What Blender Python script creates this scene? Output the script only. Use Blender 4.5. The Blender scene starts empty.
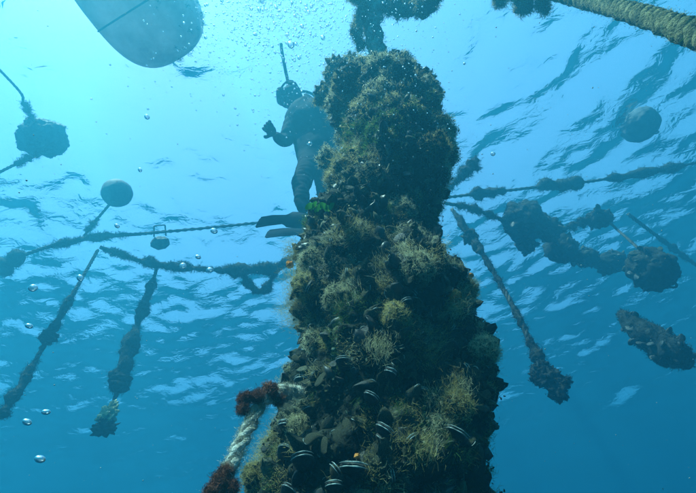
import bpy, math, random
import numpy as np
from mathutils import Vector, Matrix, noise

rng = np.random.default_rng(7)
random.seed(7)
scene = bpy.context.scene
col = scene.collection
R = math.radians

# ---------------------------------------------------------------- camera
CAM = Vector((0.0, 0.0, -3.5))            # sea level is z = 0
PITCH, ROLL = R(50.0), R(11.1)
FPX = 390.0                                # focal length in pixels of the 696 px wide photograph
FWD = Vector((0, math.cos(PITCH), math.sin(PITCH)))
U0 = Vector((0, -math.sin(PITCH), math.cos(PITCH)))
R0 = Vector((1, 0, 0))
RT = math.cos(ROLL) * R0 - math.sin(ROLL) * U0
UP = math.sin(ROLL) * R0 + math.cos(ROLL) * U0
cd = bpy.data.cameras.new('camera')
cam = bpy.data.objects.new('camera', cd)
col.objects.link(cam)
m = Matrix((RT, UP, -FWD)).transposed().to_4x4()
m.translation = CAM
cam.matrix_world = m
cd.sensor_width = 36.0
cd.lens = 36.0 * FPX / 696.0
cd.clip_start = 0.02
cd.clip_end = 2000
scene.camera = cam

# ---------------------------------------------------------------- light
SUN_EL, SUN_AZ = R(60), R(-152)            # azimuth measured from +Y towards +X
world = bpy.data.worlds.new('World')
scene.world = world
world.use_nodes = True
wt = world.node_tree
bg = wt.nodes['Background']
sky = wt.nodes.new('ShaderNodeTexSky')
sky.sky_type = 'NISHITA'
sky.sun_disc = False
sky.sun_elevation = SUN_EL
sky.sun_rotation = SUN_AZ
sky.dust_density = 2.0
sky.air_density = 1.0
sky.ozone_density = 1.0
wt.links.new(sky.outputs[0], bg.inputs[0])
bg.inputs[1].default_value = 0.15
sd = bpy.data.lights.new('sun', 'SUN')
sd.energy = 5.0
sd.angle = R(0.6)
sd.color = (1.0, 0.93, 0.80)
sun = bpy.data.objects.new('sun', sd)
col.objects.link(sun)
sdir = Vector((math.sin(SUN_AZ) * math.cos(SUN_EL), math.cos(SUN_AZ) * math.cos(SUN_EL), math.sin(SUN_EL)))
sun.rotation_euler = sdir.to_track_quat('Z', 'Y').to_euler()
scene.view_settings.view_transform = 'Standard'
scene.view_settings.look = 'None'
scene.view_settings.exposure = 2.05
scene.view_settings.gamma = 1.0
scene.cycles.volume_bounces = 2
scene.cycles.max_bounces = 8
scene.cycles.transparent_max_bounces = 12
scene.cycles.caustics_reflective = False
scene.cycles.caustics_refractive = False

# ---------------------------------------------------------------- pixel helpers
def ray(px, py):
    return (FWD + RT * ((px - 348) / FPX) - UP * ((py - 246.5) / FPX)).normalized()
def P(px, py, d):
    return CAM + ray(px, py) * d
def PZ(px, py, z):
    r = ray(px, py)
    return CAM + r * ((z - CAM.z) / r.z)
def PH(px, py, dh):
    r = ray(px, py)
    return CAM + r * (dh / math.hypot(r.x, r.y))
def pxr(p, rp):
    """radius in metres of something rp pixels in radius at point p"""
    return rp * (Vector(p) - CAM).dot(FWD) / FPX

# ---------------------------------------------------------------- object helpers
def tag(o, label=None, cat=None, group=None, kind=None):
    if label: o['label'] = label
    if cat: o['category'] = cat
    if group: o['group'] = group
    if kind: o['kind'] = kind
    return o
def empty(name, loc, label, cat, group=None):
    o = bpy.data.objects.new(name, None)
    o.empty_display_size = 0.05
    o.location = loc
    col.objects.link(o)
    return tag(o, label, cat, group)
def link_mesh(name, me, parent=None):
    o = bpy.data.objects.new(name, me)
    col.objects.link(o)
    if parent is not None:
        o.parent = parent
    return o
def mesh_np(name, V, F, mats, smooth=True, mi=None):
    """V (n,3); F (m,3) or (m,4) int array"""
    V = np.asarray(V, dtype=np.float32); F = np.asarray(F, dtype=np.int32)
    me = bpy.data.meshes.new(name)
    me.vertices.add(len(V)); me.vertices.foreach_set('co', V.ravel())
    k = F.shape[1]
    me.loops.add(F.size); me.loops.foreach_set('vertex_index', F.ravel())
    me.polygons.add(len(F))
    me.polygons.foreach_set('loop_start', np.arange(0, F.size, k, dtype=np.int32))
    me.polygons.foreach_set('loop_total', np.full(len(F), k, dtype=np.int32))
    for mt in (mats if isinstance(mats, (list, tuple)) else [mats]):
        me.materials.append(mt)
    if mi is not None:
        me.polygons.foreach_set('material_index', np.asarray(mi, dtype=np.int32))
    me.update(calc_edges=True)
    me.polygons.foreach_set('use_smooth', np.full(len(F), smooth))
    return me
def local(V, parent):
    """world coordinates -> coordinates of an unrotated Empty"""
    return np.asarray(V) - np.array(parent.location)
def add_np(name, V, F, mats, parent=None, smooth=True, mi=None):
    if parent is not None and parent.parent is None and parent.type == 'EMPTY':
        V = local(V, parent)
    o = link_mesh(name, mesh_np(name, V, F, mats, smooth, mi), parent)
    return o

# ---------------------------------------------------------------- materials
def nd(t, k, **kw):
    n = t.nodes.new(k)
    for a, b in kw.items():
        setattr(n, a, b)
    return n
def mat_noise(name, c1, c2, scale=30, rough=0.6, bump=0.3, bscale=120, spec=0.4, c3=None, translucent=0.0, dist=0.01):
    """object made of two or three tones mottled by noise, with fine relief"""
    mt = bpy.data.materials.new(name); mt.use_nodes = True
    t = mt.node_tree; b = t.nodes['Principled BSDF']
    tc = nd(t, 'ShaderNodeTexCoord')
    n1 = nd(t, 'ShaderNodeTexNoise'); n1.inputs['Scale'].default_value = scale; n1.inputs['Detail'].default_value = 6
    n1.inputs['Roughness'].default_value = 0.65
    cr = nd(t, 'ShaderNodeValToRGB')
    cr.color_ramp.elements[0].position = 0.36; cr.color_ramp.elements[0].color = (*c1, 1)
    cr.color_ramp.elements[1].position = 0.64; cr.color_ramp.elements[1].color = (*c2, 1)
    if c3:
        e = cr.color_ramp.elements.new(0.74); e.color = (*c3, 1)
    t.links.new(tc.outputs['Object'], n1.inputs['Vector'])
    t.links.new(n1.outputs['Fac'], cr.inputs[0]); t.links.new(cr.outputs[0], b.inputs['Base Color'])
    b.inputs['Roughness'].default_value = rough
    b.inputs['Specular IOR Level'].default_value = spec
    if bump:
        n2 = nd(t, 'ShaderNodeTexNoise'); n2.inputs['Scale'].default_value = bscale; n2.inputs['Detail'].default_value = 5
        bp = nd(t, 'ShaderNodeBump'); bp.inputs['Strength'].default_value = bump; bp.inputs['Distance'].default_value = dist
        t.links.new(tc.outputs['Object'], n2.inputs['Vector'])
        t.links.new(n2.outputs['Fac'], bp.inputs['Height']); t.links.new(bp.outputs[0], b.inputs['Normal'])
    if translucent:
        tr = nd(t, 'ShaderNodeBsdfTranslucent'); t.links.new(cr.outputs[0], tr.inputs[0])
        mx = nd(t, 'ShaderNodeMixShader'); mx.inputs[0].default_value = translucent
        t.links.new(b.outputs[0], mx.inputs[1]); t.links.new(tr.outputs[0], mx.inputs[2])
        t.links.new(mx.outputs[0], t.nodes['Material Output'].inputs[0])
    return mt

M = {}
M['core'] = mat_noise('encrusted mussel bed', (0.006, 0.008, 0.007), (0.035, 0.036, 0.022), 26, 0.85, 0.9, 90, 0.12, (0.10, 0.095, 0.055))
M['shell'] = mat_noise('mussel shell', (0.008, 0.010, 0.012), (0.05, 0.045, 0.035), 9, 0.45, 0.5, 45, 0.4, (0.16, 0.15, 0.10), dist=0.004)
M['shell_fouled'] = mat_noise('fouled mussel shell', (0.02, 0.022, 0.015), (0.13, 0.125, 0.065), 30, 0.75, 0.8, 110, 0.25, (0.22, 0.21, 0.13))
M['lip'] = mat_noise('shell lip', (0.10, 0.13, 0.12), (0.50, 0.56, 0.52), 9, 0.4, 0, 10, 0.4)
M['fuzz_olive'] = mat_noise('olive hydroid fuzz', (0.34, 0.26, 0.10), (0.60, 0.47, 0.20), 12, 0.9, 0, 10, 0.05, translucent=0.45)
M['fuzz_tan'] = mat_noise('tan fuzz', (0.42, 0.37, 0.21), (0.70, 0.62, 0.40), 12, 0.9, 0, 10, 0.05, translucent=0.4)
M['fuzz_green'] = mat_noise('green filament algae', (0.06, 0.12, 0.03), (0.14, 0.24, 0.05), 12, 0.9, 0, 10, 0.05, translucent=0.45)
M['fuzz_dark'] = mat_noise('dark turf', (0.03, 0.035, 0.02), (0.08, 0.085, 0.045), 12, 0.9, 0, 10, 0.05, translucent=0.3)
M['leaf'] = mat_noise('green weed', (0.06, 0.24, 0.03), (0.12, 0.42, 0.05), 20, 0.6, 0, 10, 0.3, translucent=0.4)
M['sponge'] = mat_noise('orange sponge', (0.50, 0.13, 0.03), (0.68, 0.27, 0.07), 40, 0.9, 0.8, 160, 0.1)
M['red_growth'] = mat_noise('red brown growth', (0.13, 0.04, 0.03), (0.31, 0.12, 0.07), 30, 0.9, 0.9, 120, 0.1, (0.26, 0.20, 0.11))
M['rope_pale'] = mat_noise('pale worn rope', (0.24, 0.20, 0.14), (0.76, 0.70, 0.62), 40, 0.8, 0.6, 300, 0.2, (0.78, 0.76, 0.66))
M['rope_green'] = mat_noise('green brown rope', (0.04, 0.05, 0.02), (0.26, 0.22, 0.10), 45, 0.85, 0.8, 200, 0.15, (0.34, 0.36, 0.22))
M['rope_dark'] = mat_noise('dark rope', (0.03, 0.03, 0.03), (0.12, 0.11, 0.09), 20, 0.9, 0.5, 60, 0.1)
M['growth_dark'] = mat_noise('dark growth', (0.010, 0.012, 0.012), (0.045, 0.042, 0.032), 14, 0.9, 0.8, 60, 0.1)
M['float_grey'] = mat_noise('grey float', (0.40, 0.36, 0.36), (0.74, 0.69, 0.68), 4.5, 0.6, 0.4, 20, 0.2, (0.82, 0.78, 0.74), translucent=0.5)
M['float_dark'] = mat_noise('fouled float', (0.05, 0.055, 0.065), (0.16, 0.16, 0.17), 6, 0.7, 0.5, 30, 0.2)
M['neoprene'] = mat_noise('neoprene', (0.003, 0.005, 0.010), (0.008, 0.011, 0.020), 8, 0.85, 0.2, 40, 0.06)
M['rubber'] = mat_noise('fin rubber', (0.003, 0.004, 0.008), (0.010, 0.012, 0.020), 8, 0.8, 0.4, 30, 0.05)
M['tank'] = mat_noise('painted tank', (0.03, 0.03, 0.04), (0.06, 0.06, 0.07), 5, 0.4, 0.1, 20, 0.4)
M['skin'] = mat_noise('skin', (0.42, 0.26, 0.18), (0.50, 0.32, 0.23), 12, 0.55, 0, 40, 0.3)
M['cream_end'] = mat_noise('pale rope end', (0.35, 0.30, 0.12), (0.62, 0.55, 0.30), 20, 0.8, 0.4, 60, 0.1)
M['sand'] = mat_noise('seabed sand', (0.12, 0.11, 0.08), (0.24, 0.21, 0.16), 0.6, 0.9, 0.4, 3, 0.1)

def water_material():
    mt = bpy.data.materials.new('sea surface'); mt.use_nodes = True
    t = mt.node_tree; t.nodes.remove(t.nodes['Principled BSDF'])
    tc = nd(t, 'ShaderNodeTexCoord')
    mp = nd(t, 'ShaderNodeMapping'); mp.inputs['Rotation'].default_value = (0, 0, R(20)); mp.inputs['Scale'].default_value = (1.0, 1.7, 1.0)
    n1 = nd(t, 'ShaderNodeTexNoise'); n1.inputs['Scale'].default_value = 7.0; n1.inputs['Detail'].default_value = 3
    n1.inputs['Roughness'].default_value = 0.55; n1.inputs['Distortion'].default_value = 0.6
    bp = nd(t, 'ShaderNodeBump'); bp.inputs['Strength'].default_value = 0.42; bp.inputs['Distance'].default_value = 0.035
    t.links.new(tc.outputs['Object'], mp.inputs[0]); t.links.new(mp.outputs[0], n1.inputs['Vector'])
    t.links.new(n1.outputs['Fac'], bp.inputs['Height'])
    fr = nd(t, 'ShaderNodeFresnel'); fr.inputs['IOR'].default_value = 1.333
    t.links.new(bp.outputs[0], fr.inputs['Normal'])
    tr = nd(t, 'ShaderNodeBsdfTransparent'); tr.inputs[0].default_value = (0.96, 0.98, 0.98, 1)
    gl = nd(t, 'ShaderNodeBsdfGlossy'); gl.inputs['Roughness'].default_value = 0.03; gl.inputs[0].default_value = (1, 1, 1, 1)
    t.links.new(bp.outputs[0], gl.inputs['Normal'])
    mx = nd(t, 'ShaderNodeMixShader')
    t.links.new(fr.outputs[0], mx.inputs[0]); t.links.new(tr.outputs[0], mx.inputs[1]); t.links.new(gl.outputs[0], mx.inputs[2])
    t.links.new(mx.outputs[0], t.nodes['Material Output'].inputs[0])
    return mt
def bubble_material():
    mt = bpy.data.materials.new('air bubble'); mt.use_nodes = True
    t = mt.node_tree; t.nodes.remove(t.nodes['Principled BSDF'])
    g = nd(t, 'ShaderNodeBsdfGlass'); g.inputs['IOR'].default_value = 0.75; g.inputs['Roughness'].default_value = 0.02
    gs = nd(t, 'ShaderNodeBsdfGlossy'); gs.inputs['Roughness'].default_value = 0.4
    mx = nd(t, 'ShaderNodeMixShader'); mx.inputs[0].default_value = 0.22
    t.links.new(g.outputs[0], mx.inputs[1]); t.links.new(gs.outputs[0], mx.inputs[2])
    t.links.new(mx.outputs[0], t.nodes['Material Output'].inputs[0])
    return mt
M['water'] = water_material()
M['bubble'] = bubble_material()

# ---------------------------------------------------------------- the sea: surface, bed, haze of the water
def waves(X, Y):
    r = np.random.default_rng(11)
    Z = np.zeros_like(X)
    n = 110
    lam = np.exp(r.uniform(math.log(0.17), math.log(4.0), n))
    th = r.normal(R(74), R(37), n)
    ph = r.uniform(0, 2 * math.pi, n)
    slope = 0.27 * np.sqrt(2.0 / n) * r.uniform(0.5, 1.4, n)
    slope = np.where(lam > 1.3, slope * 0.5, slope * 1.06)
    D = np.hypot(X, Y - 4)
    for l, a, p, s in zip(lam, th, ph, slope):
        k = 2 * math.pi / l
        fade = np.clip((14 + 22 * l - D) / 8, 0, 1)
        Z += (s / k) * fade * np.sin(k * (X * math.cos(a) + Y * math.sin(a)) + p + 0.7 * np.sin(0.9 * X - 0.6 * Y + p))
    return Z
N = 505
u = np.linspace(-1, 1, N)
g = 38 * np.sinh(3.3 * u) / math.sinh(3.3)
X, Y = np.meshgrid(g, g + 3.5)
Z = waves(X, Y)
V = np.stack([X.ravel(), Y.ravel(), Z.ravel()], 1)
i = np.arange(N - 1)
A = (i[:, None] * N + i[None, :]).ravel()
F = np.stack([A, A + 1, A + N + 1, A + N], 1)
tag(add_np('water_surface', V, F, M['water']), kind='structure')
bed = 90; gb = np.linspace(-39, 39, bed)
XB, YB = np.meshgrid(gb, gb + 3.5)
ZB = -13 + 0.5 * np.sin(XB * 0.4) * np.cos(YB * 0.33) + 0.15 * np.sin(XB * 1.3 + YB)
ib = np.arange(bed - 1); AB = (ib[:, None] * bed + ib[None, :]).ravel()
tag(add_np('seabed', np.stack([XB.ravel(), YB.ravel(), ZB.ravel()], 1), np.stack([AB, AB + 1, AB + bed + 1, AB + bed], 1), M['sand']), kind='structure')

hz = bpy.data.materials.new('sea water body'); hz.use_nodes = True
ht = hz.node_tree; ht.nodes.remove(ht.nodes['Principled BSDF'])
pv = nd(ht, 'ShaderNodeVolumePrincipled')
pv.inputs['Color'].default_value = (0.023, 0.166, 0.243, 1)
pv.inputs['Absorption Color'].default_value = (0.01, 0.258, 0.365, 1)
pv.inputs['Density'].default_value = 0.368
pv.inputs['Anisotropy'].default_value = 0.45
ht.links.new(pv.outputs[0], ht.nodes['Material Output'].inputs['Volume'])
x0, x1, y0, y1, z0, z1 = -40, 40, -36.5, 43.5, -15, 0.9
HV = [(x, y, z) for x in (x0, x1) for y in (y0, y1) for z in (z0, z1)]
HF = [(0, 1, 3, 2), (4, 6, 7, 5), (0, 4, 5, 1), (2, 3, 7, 6), (0, 2, 6, 4), (1, 5, 7, 3)]
tag(add_np('haze', HV, HF, hz, smooth=False), kind='stuff')

# ---------------------------------------------------------------- curve, tube, blob, hair builders
def smooth_path(pts, n):
    """Catmull-Rom through pts (any dimension) resampled to n points"""
    pts = np.array([list(p) for p in pts], dtype=float)
    if len(pts) == 2:
        s = np.linspace(0, 1, n)[:, None]
        return pts[0] * (1 - s) + pts[1] * s
    p = np.vstack([2 * pts[0] - pts[1], pts, 2 * pts[-1] - pts[-2]])
    k = len(pts) - 1
    out = []
    for s in np.linspace(0, k - 1e-6, n):
        j = int(s); f = s - j
        a, b, c, d = p[j], p[j + 1], p[j + 2], p[j + 3]
        out.append(0.5 * ((2 * b) + (-a + c) * f + (2 * a - 5 * b + 4 * c - d) * f ** 2 + (-a + 3 * b - 3 * c + d) * f ** 3))
    return np.array(out)
def frames(C):
    T = np.gradient(C, axis=0); T /= np.linalg.norm(T, axis=1)[:, None] + 1e-12
    ref = Vector((0.13, 0.9, 0.21)).normalized()
    E1 = []
    prev = None
    for t in T:
        t = Vector(t)
        e = (prev if prev is not None else ref)
        e = (e - t * e.dot(t))
        e.normalize(); prev = e
        E1.append(e)
    E1 = np.array(E1); E2 = np.cross(T, E1)
    return T, E1, E2
def tube(C, rad, seg=10, lump=0.0, freq=10.0, seed=0.0, cap=True):
    """tube round centre line C with radii rad; lump is the relative noise of the radius"""
    C = np.asarray(C, float); rad = np.broadcast_to(np.asarray(rad, float), (len(C),))
    T, E1, E2 = frames(C)
    a = np.linspace(0, 2 * math.pi, seg, endpoint=False)
    D = E1[:, None, :] * np.cos(a)[None, :, None] + E2[:, None, :] * np.sin(a)[None, :, None]
    RR = np.repeat(rad[:, None], seg, 1)
    if lump:
        B = C[:, None, :] + D * RR[:, :, None]
        for q in range(len(C)):
            for w in range(seg):
                v = Vector(B[q, w]) * freq + Vector((seed, seed * 1.7, 0))
                RR[q, w] *= 1 + lump * (noise.noise(v) * 1.2 + 0.5 * noise.noise(v * 2.7) + 0.9 * (0.4 - noise.voronoi(v * 1.6)[0][0]))
    V = (C[:, None, :] + D * RR[:, :, None]).reshape(-1, 3)
    n = len(C)
    q = np.arange(n - 1)[:, None] * seg; w = np.arange(seg)[None, :]; w2 = (w + 1) % seg
    F = np.stack([(q + w), (q + w2), (q + seg + w2), (q + seg + w)], -1).reshape(-1, 4)
    if cap:
        V = np.vstack([V, C[0], C[-1]])
        i0, i1 = len(V) - 2, len(V) - 1
        w = np.arange(seg); w2 = (w + 1) % seg
        F = np.vstack([F, np.stack([w2, w, np.full(seg, i0), np.full(seg, i0)], 1)])
        F = np.vstack([F, np.stack([(n - 1) * seg + w, (n - 1) * seg + w2, np.full(seg, i1), np.full(seg, i1)], 1)])
        # degenerate quads -> keep as triangles by converting everything
        F = quads_to_tris(F)
    return V, F
def quads_to_tris(F):
    a = F[:, [0, 1, 2]]; b = F[:, [0, 2, 3]]
    T_ = np.vstack([a, b])
    ok = (T_[:, 0] != T_[:, 1]) & (T_[:, 1] != T_[:, 2]) & (T_[:, 0] != T_[:, 2])
    return T_[ok]
_ico = {}
def ico(sub):
    if sub not in _ico:
        import bmesh
        bm = bmesh.new(); bmesh.ops.create_icosphere(bm, subdivisions=sub, radius=1)
        _ico[sub] = (np.array([v.co[:] for v in bm.verts]), np.array([[v.index for v in f.verts] for f in bm.faces]))
        bm.free()
    return _ico[sub]
def blob(c, r, sub=4, lump=0.25, freq=3.0, seed=0.0, squash=(1, 1, 1), rot=None):
    """lumpy ball of encrusting growth; relief at three sizes"""
    V0, F = ico(sub)
    V = V0.copy()
    for k in range(len(V)):
        v = Vector(V0[k]) * freq + Vector((seed * 3.1, seed, -seed))
        V[k] *= 1 + lump * (noise.noise(v) + 0.55 * abs(noise.noise(v * 2.6)) + 0.35 * noise.noise(v * 6))
    V = V * np.array(squash) * r
    if rot is not None:
        V = V @ np.array(rot.to_matrix()).T
    return V + np.array(c), F
def tri_normals(V, F):
    n = np.cross(V[F[:, 1]] - V[F[:, 0]], V[F[:, 2]] - V[F[:, 0]])
    a = np.linalg.norm(n, axis=1)
    return n / (a[:, None] + 1e-12), a / 2
def sample_surface(V, F, n, r):
    F = F if F.shape[1] == 3 else quads_to_tris(F)
    nn, a = tri_normals(V, F)
    k = r.choice(len(F), n, p=a / a.sum())
    b = r.dirichlet([1, 1, 1], n)
    return (V[F[k]] * b[:, :, None]).sum(1), nn[k]
def hair_arrays(Pn, Nn, per, length, width, spread, r, rootr=0.006, bend=0.5, up=0.15):
    """per blades from each root point; each blade is a bent ribbon of two quads ending in a point"""
    n = len(Pn)
    root = np.repeat(Pn, per, 0) + r.normal(0, rootr, (n * per, 3))
    L = np.repeat(np.broadcast_to(length, (n,)), per) * r.uniform(0.45, 1.15, n * per)
    d = np.repeat(Nn, per, 0) + r.normal(0, spread, (n * per, 3)) + np.array([0, 0, up])
    d /= np.linalg.norm(d, axis=1)[:, None]
    d2 = d + r.normal(0, bend, d.shape) * 0.6
    d2 /= np.linalg.norm(d2, axis=1)[:, None]
    s = np.cross(d, r.normal(0, 1, d.shape)); s /= np.linalg.norm(s, axis=1)[:, None]
    w = np.broadcast_to(width, (n,)).repeat(per)[:, None]
    root = root - d * 0.004
    mid = root + d * (L * 0.55)[:, None]
    tip = mid + d2 * (L * 0.45)[:, None]
    V = np.stack([root - s * w / 2, root + s * w / 2, mid - s * w * 0.4, mid + s * w * 0.4, tip], 1).reshape(-1, 3)
    b = (np.arange(n * per) * 5)[:, None]
    F = np.vstack([b + [0, 1, 3], b + [0, 3, 2], b + [2, 3, 4]])
    return V, F
def hairs(name, Pn, Nn, per, length, width, mats, parent, r, spread=0.7, mi=None, **kw):
    V, F = hair_arrays(Pn, Nn, per, length, width, spread, r, **kw)
    m3 = None
    if mi is not None:
        m1 = np.repeat(mi, per); m3 = np.concatenate([m1, m1, m1])
    return tag(add_np(name, V, F, mats, parent, smooth=False, mi=m3), kind='stuff')
def join_np(parts):
    Vs, Fs, o = [], [], 0
    for V, F in parts:
        if F.shape[1] == 4: F = quads_to_tris(F)
        Vs.append(V); Fs.append(F + o); o += len(V)
    return np.vstack(Vs), np.vstack(Fs)

def strands(parent, C, rad, mat, pitch=7.0, seg=7, lump=0.0, count=3, name='strand'):
    """laid rope: strands twisted round the centre line, one object each"""
    C = np.asarray(C); rad = np.broadcast_to(np.asarray(rad, float), (len(C),))
    T, E1, E2 = frames(C)
    L = np.concatenate([[0], np.cumsum(np.linalg.norm(np.diff(C, axis=0), axis=1))])
    for k in range(count):
        a = L / (rad.mean() * pitch) * 2 * math.pi + k * 2 * math.pi / count
        c = C + (E1 * np.cos(a)[:, None] + E2 * np.sin(a)[:, None]) * (rad * 0.5)[:, None]
        V, F = tube(c, rad * 0.54, seg, lump, 60, k)
        add_np(name, V, F, mat, parent)
def weedy(parent, C, rads, seed, n_hair=120, mat='growth_dark', name='growth', freq=14, lump=0.45, hl=0.03, hw=0.0022, seg=12, hmat=None):
    """uneven sleeve of growth along a rope, with a ragged edge"""
    V, F = tube(C, rads, seg, lump, freq, seed)
    o = add_np(name, V, F, M[mat], parent)
    r = np.random.default_rng(int(seed * 10) + 3)
    if n_hair:
        p, n = sample_surface(V, F, n_hair, r)
        hairs('fuzz', p, n, 9, hl * 0.6, hw * 0.8, [hmat or M[mat]], parent, r, 0.6, rootr=0.008)
    return o

# ---------------------------------------------------------------- the big mussel column
ROWS = [  # y, left, right edge of the column in photo pixels
 (84,354,398),(90,336,410),(97,325,423),(104,323,433),(112,328,438),(121,336,441),(130,342,443),(140,338,446),
 (150,332,455),(160,328,455),(170,327,455),(180,324,456),(190,324,452),(200,327,449),(210,318,448),(220,316,438),(230,306,432),
 (240,299,429),(250,295,438),(260,290,445),(270,287,453),(280,285,462),(290,283,469),(300,282,474),(310,282,483),(320,283,491),
 (330,285,494),(340,284,493),(350,283,496),(360,284,498),(370,282,500),(380,276,499),(400,270,497),(420,268,497),(440,260,499),
 (460,250,502),(480,242,504),(500,234,505),(530,222,510)]
ys = np.array([q[0] for q in ROWS], float); ls = np.array([q[1] for q in ROWS], float); rs = np.array([q[2] for q in ROWS], float)
def dh_at(y): return 0.70 - 0.14 * (530 - y) / 480
axis_pts, axis_rad = [], []
SHR = 0.026
for y, l, r_ in zip(ys, ls, rs):
    c = PH((l + r_) / 2, y, dh_at(y))
    d = (c - CAM).length
    a = (ray(l, y).angle(ray(r_, y))) / 2
    axis_pts.append(c); axis_rad.append(max(0.05, d * math.sin(a) - (SHR)))
axis_pts = axis_pts[::-1]; axis_rad = axis_rad[::-1]      # from below upwards
low = [axis_pts[0] + Vector((0.03, 0.02, -1.5)), axis_pts[0] + Vector((0.015, 0.01, -0.7)), axis_pts[0] + Vector((0.0, 0, -0.3))]
axis_pts = low + axis_pts; axis_rad = [0.12, 0.22, 0.24] + axis_rad
axis_rad = axis_rad + [0.02]; axis_pts = axis_pts + [axis_pts[-1] + Vector((0, 0, 0.05))]
NR, NS = 440, 230
CC = smooth_path([(*p, r_) for p, r_ in zip(axis_pts, axis_rad)], 1200)
# even spacing along the length
Ls = np.concatenate([[0], np.cumsum(np.linalg.norm(np.diff(CC[:, :3], axis=0), axis=1))])
tt = np.linspace(0, Ls[-1], NR)
CC = np.stack([np.interp(tt, Ls, CC[:, k]) for k in range(4)], 1)
# soften the axis, the radius keeps its steps
for _ in range(6):
    CC[1:-1, :3] = 0.25 * CC[:-2, :3] + 0.5 * CC[1:-1, :3] + 0.25 * CC[2:, :3]
T, E1, E2 = frames(CC[:, :3])
ang = np.linspace(0, 2 * math.pi, NS, endpoint=False)
D = E1[:, None, :] * np.cos(ang)[None, :, None] + E2[:, None, :] * np.sin(ang)[None, :, None]
RR = np.repeat(CC[:, 3][:, None], NS, 1)
B = CC[:, None, :3] + D * RR[:, :, None]
for q in range(NR):
    for w in range(NS):
        v = Vector(B[q, w])
        a = noise.noise(v * 7.5) * 0.034 + noise.noise(v * 15 + Vector((5, 2, 1))) * 0.024
        vw = v + Vector((noise.noise(v * 12), noise.noise(v * 12 + Vector((7, 0, 0))), noise.noise(v * 12 + Vector((0, 7, 0))))) * 0.02
        b = (0.45 - noise.voronoi(vw * 22)[0][0]) * 0.032 + (0.4 - noise.voronoi(vw * 55)[0][0]) * 0.010 + noise.noise(v * 90) * 0.005
        RR[q, w] += a * (1.45 if B[q, w][2] > -2.5 else 1.0) + b * 1.25
BV = CC[:, None, :3] + D * RR[:, :, None]
column = empty('mussel_column', tuple(CC[0, :3]), 'huge shaggy mussel-covered column hanging vertically in the centre foreground', 'mussel column')
q = np.arange(NR - 1)[:, None] * NS; w = np.arange(NS)[None, :]; w2 = (w + 1) % NS
CF = np.stack([(q + w), (q + w2), (q + NS + w2), (q + NS + w)], -1).reshape(-1, 4)
CV = BV.reshape(-1, 3)
add_np('encrusted_core', CV, CF, M['core'], column)
CT = quads_to_tris(CF)

# one mussel: pointed umbo at the origin, broad end along +Z, hinge plane = XZ
def mussel_mesh(seed, mat, gape=0.0, rings=9, seg=12):
    r = np.random.default_rng(seed)
    ts = np.linspace(0, 1, rings)
    V = []; bend = r.uniform(0.06, 0.16)
    for t in ts:
        wdt = 0.27 * math.sin(min(1, t * 1.25) * math.pi / 2) ** 0.85 * (max(0, 1 - max(0, (t - 0.55) / 0.45) ** 2.4)) ** 0.5 + 0.004
        th = 0.19 * math.sin(math.pi * min(1.0, t * 0.95 + 0.05)) ** 0.7 * (1 - 0.55 * t ** 3) + 0.003
        for k in range(seg):
            a = 2 * math.pi * k / seg
            x = math.cos(a); y = math.sin(a)
            y = math.copysign(abs(y) ** 0.85, y)
            open_ = gape * t ** 2 * (1 if y > 0 else -1) * (abs(math.sin(a)) > 0.2)
            V.append((wdt * x + bend * math.sin(math.pi * t), th * y + open_, t))
    V = np.array(V)
    V += r.normal(0, 0.004, V.shape)
    q = np.arange(rings - 1)[:, None] * seg; w = np.arange(seg)[None, :]; w2 = (w + 1) % seg
    F = np.stack([(q + w), (q + w2), (q + seg + w2), (q + seg + w)], -1).reshape(-1, 4)
    V = np.vstack([V, V[:seg].mean(0), V[-seg:].mean(0)])
    wv = np.arange(seg); w2v = (wv + 1) % seg
    F = np.vstack([F, np.stack([w2v, wv, np.full(seg, len(V) - 2), np.full(seg, len(V) - 2)], 1), np.stack([(rings - 1) * seg + wv, (rings - 1) * seg + w2v, np.full(seg, len(V) - 1), np.full(seg, len(V) - 1)], 1)])
    return V, quads_to_tris(F)
MUS = [mussel_mesh(s, None) for s in range(5)]
MUS_LOW = [mussel_mesh(s, None, 0.0, 7, 8) for s in range(5)]
MUS_ME = []
for k, (v, f) in enumerate(MUS):
    for mt in ('shell', 'shell_fouled'):
        MUS_ME.append(mesh_np('mussel_shell', v, f, M[mt]))
# pale twin lips along the broad end
def lip_mesh(sides=(-1, 1), a0=-1.25, a1=1.25):
    parts = []
    for sgn in sides:
        a = np.linspace(a0, a1, 15)
        c = np.stack([0.285 * np.sin(a) + 0.09, np.full_like(a, sgn * 0.042), 0.70 + 0.315 * np.cos(a)], 1)
        V, F = tube(c, 0.015 * (1.08 - ((2 * a - a0 - a1) / (a1 - a0)) ** 2) * (1 + 0.3 * np.sin(a * 7)), 5)
        parts.append((V, F))
    return mesh_np('shell_lip', *join_np(parts), M['lip'])
LIP = lip_mesh()
LIPS_ME = [lip_mesh((-1,), -0.9, 0.5), lip_mesh((1,), -0.3, 1.1), lip_mesh((-1, 1), -0.8, 0.8)]

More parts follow.
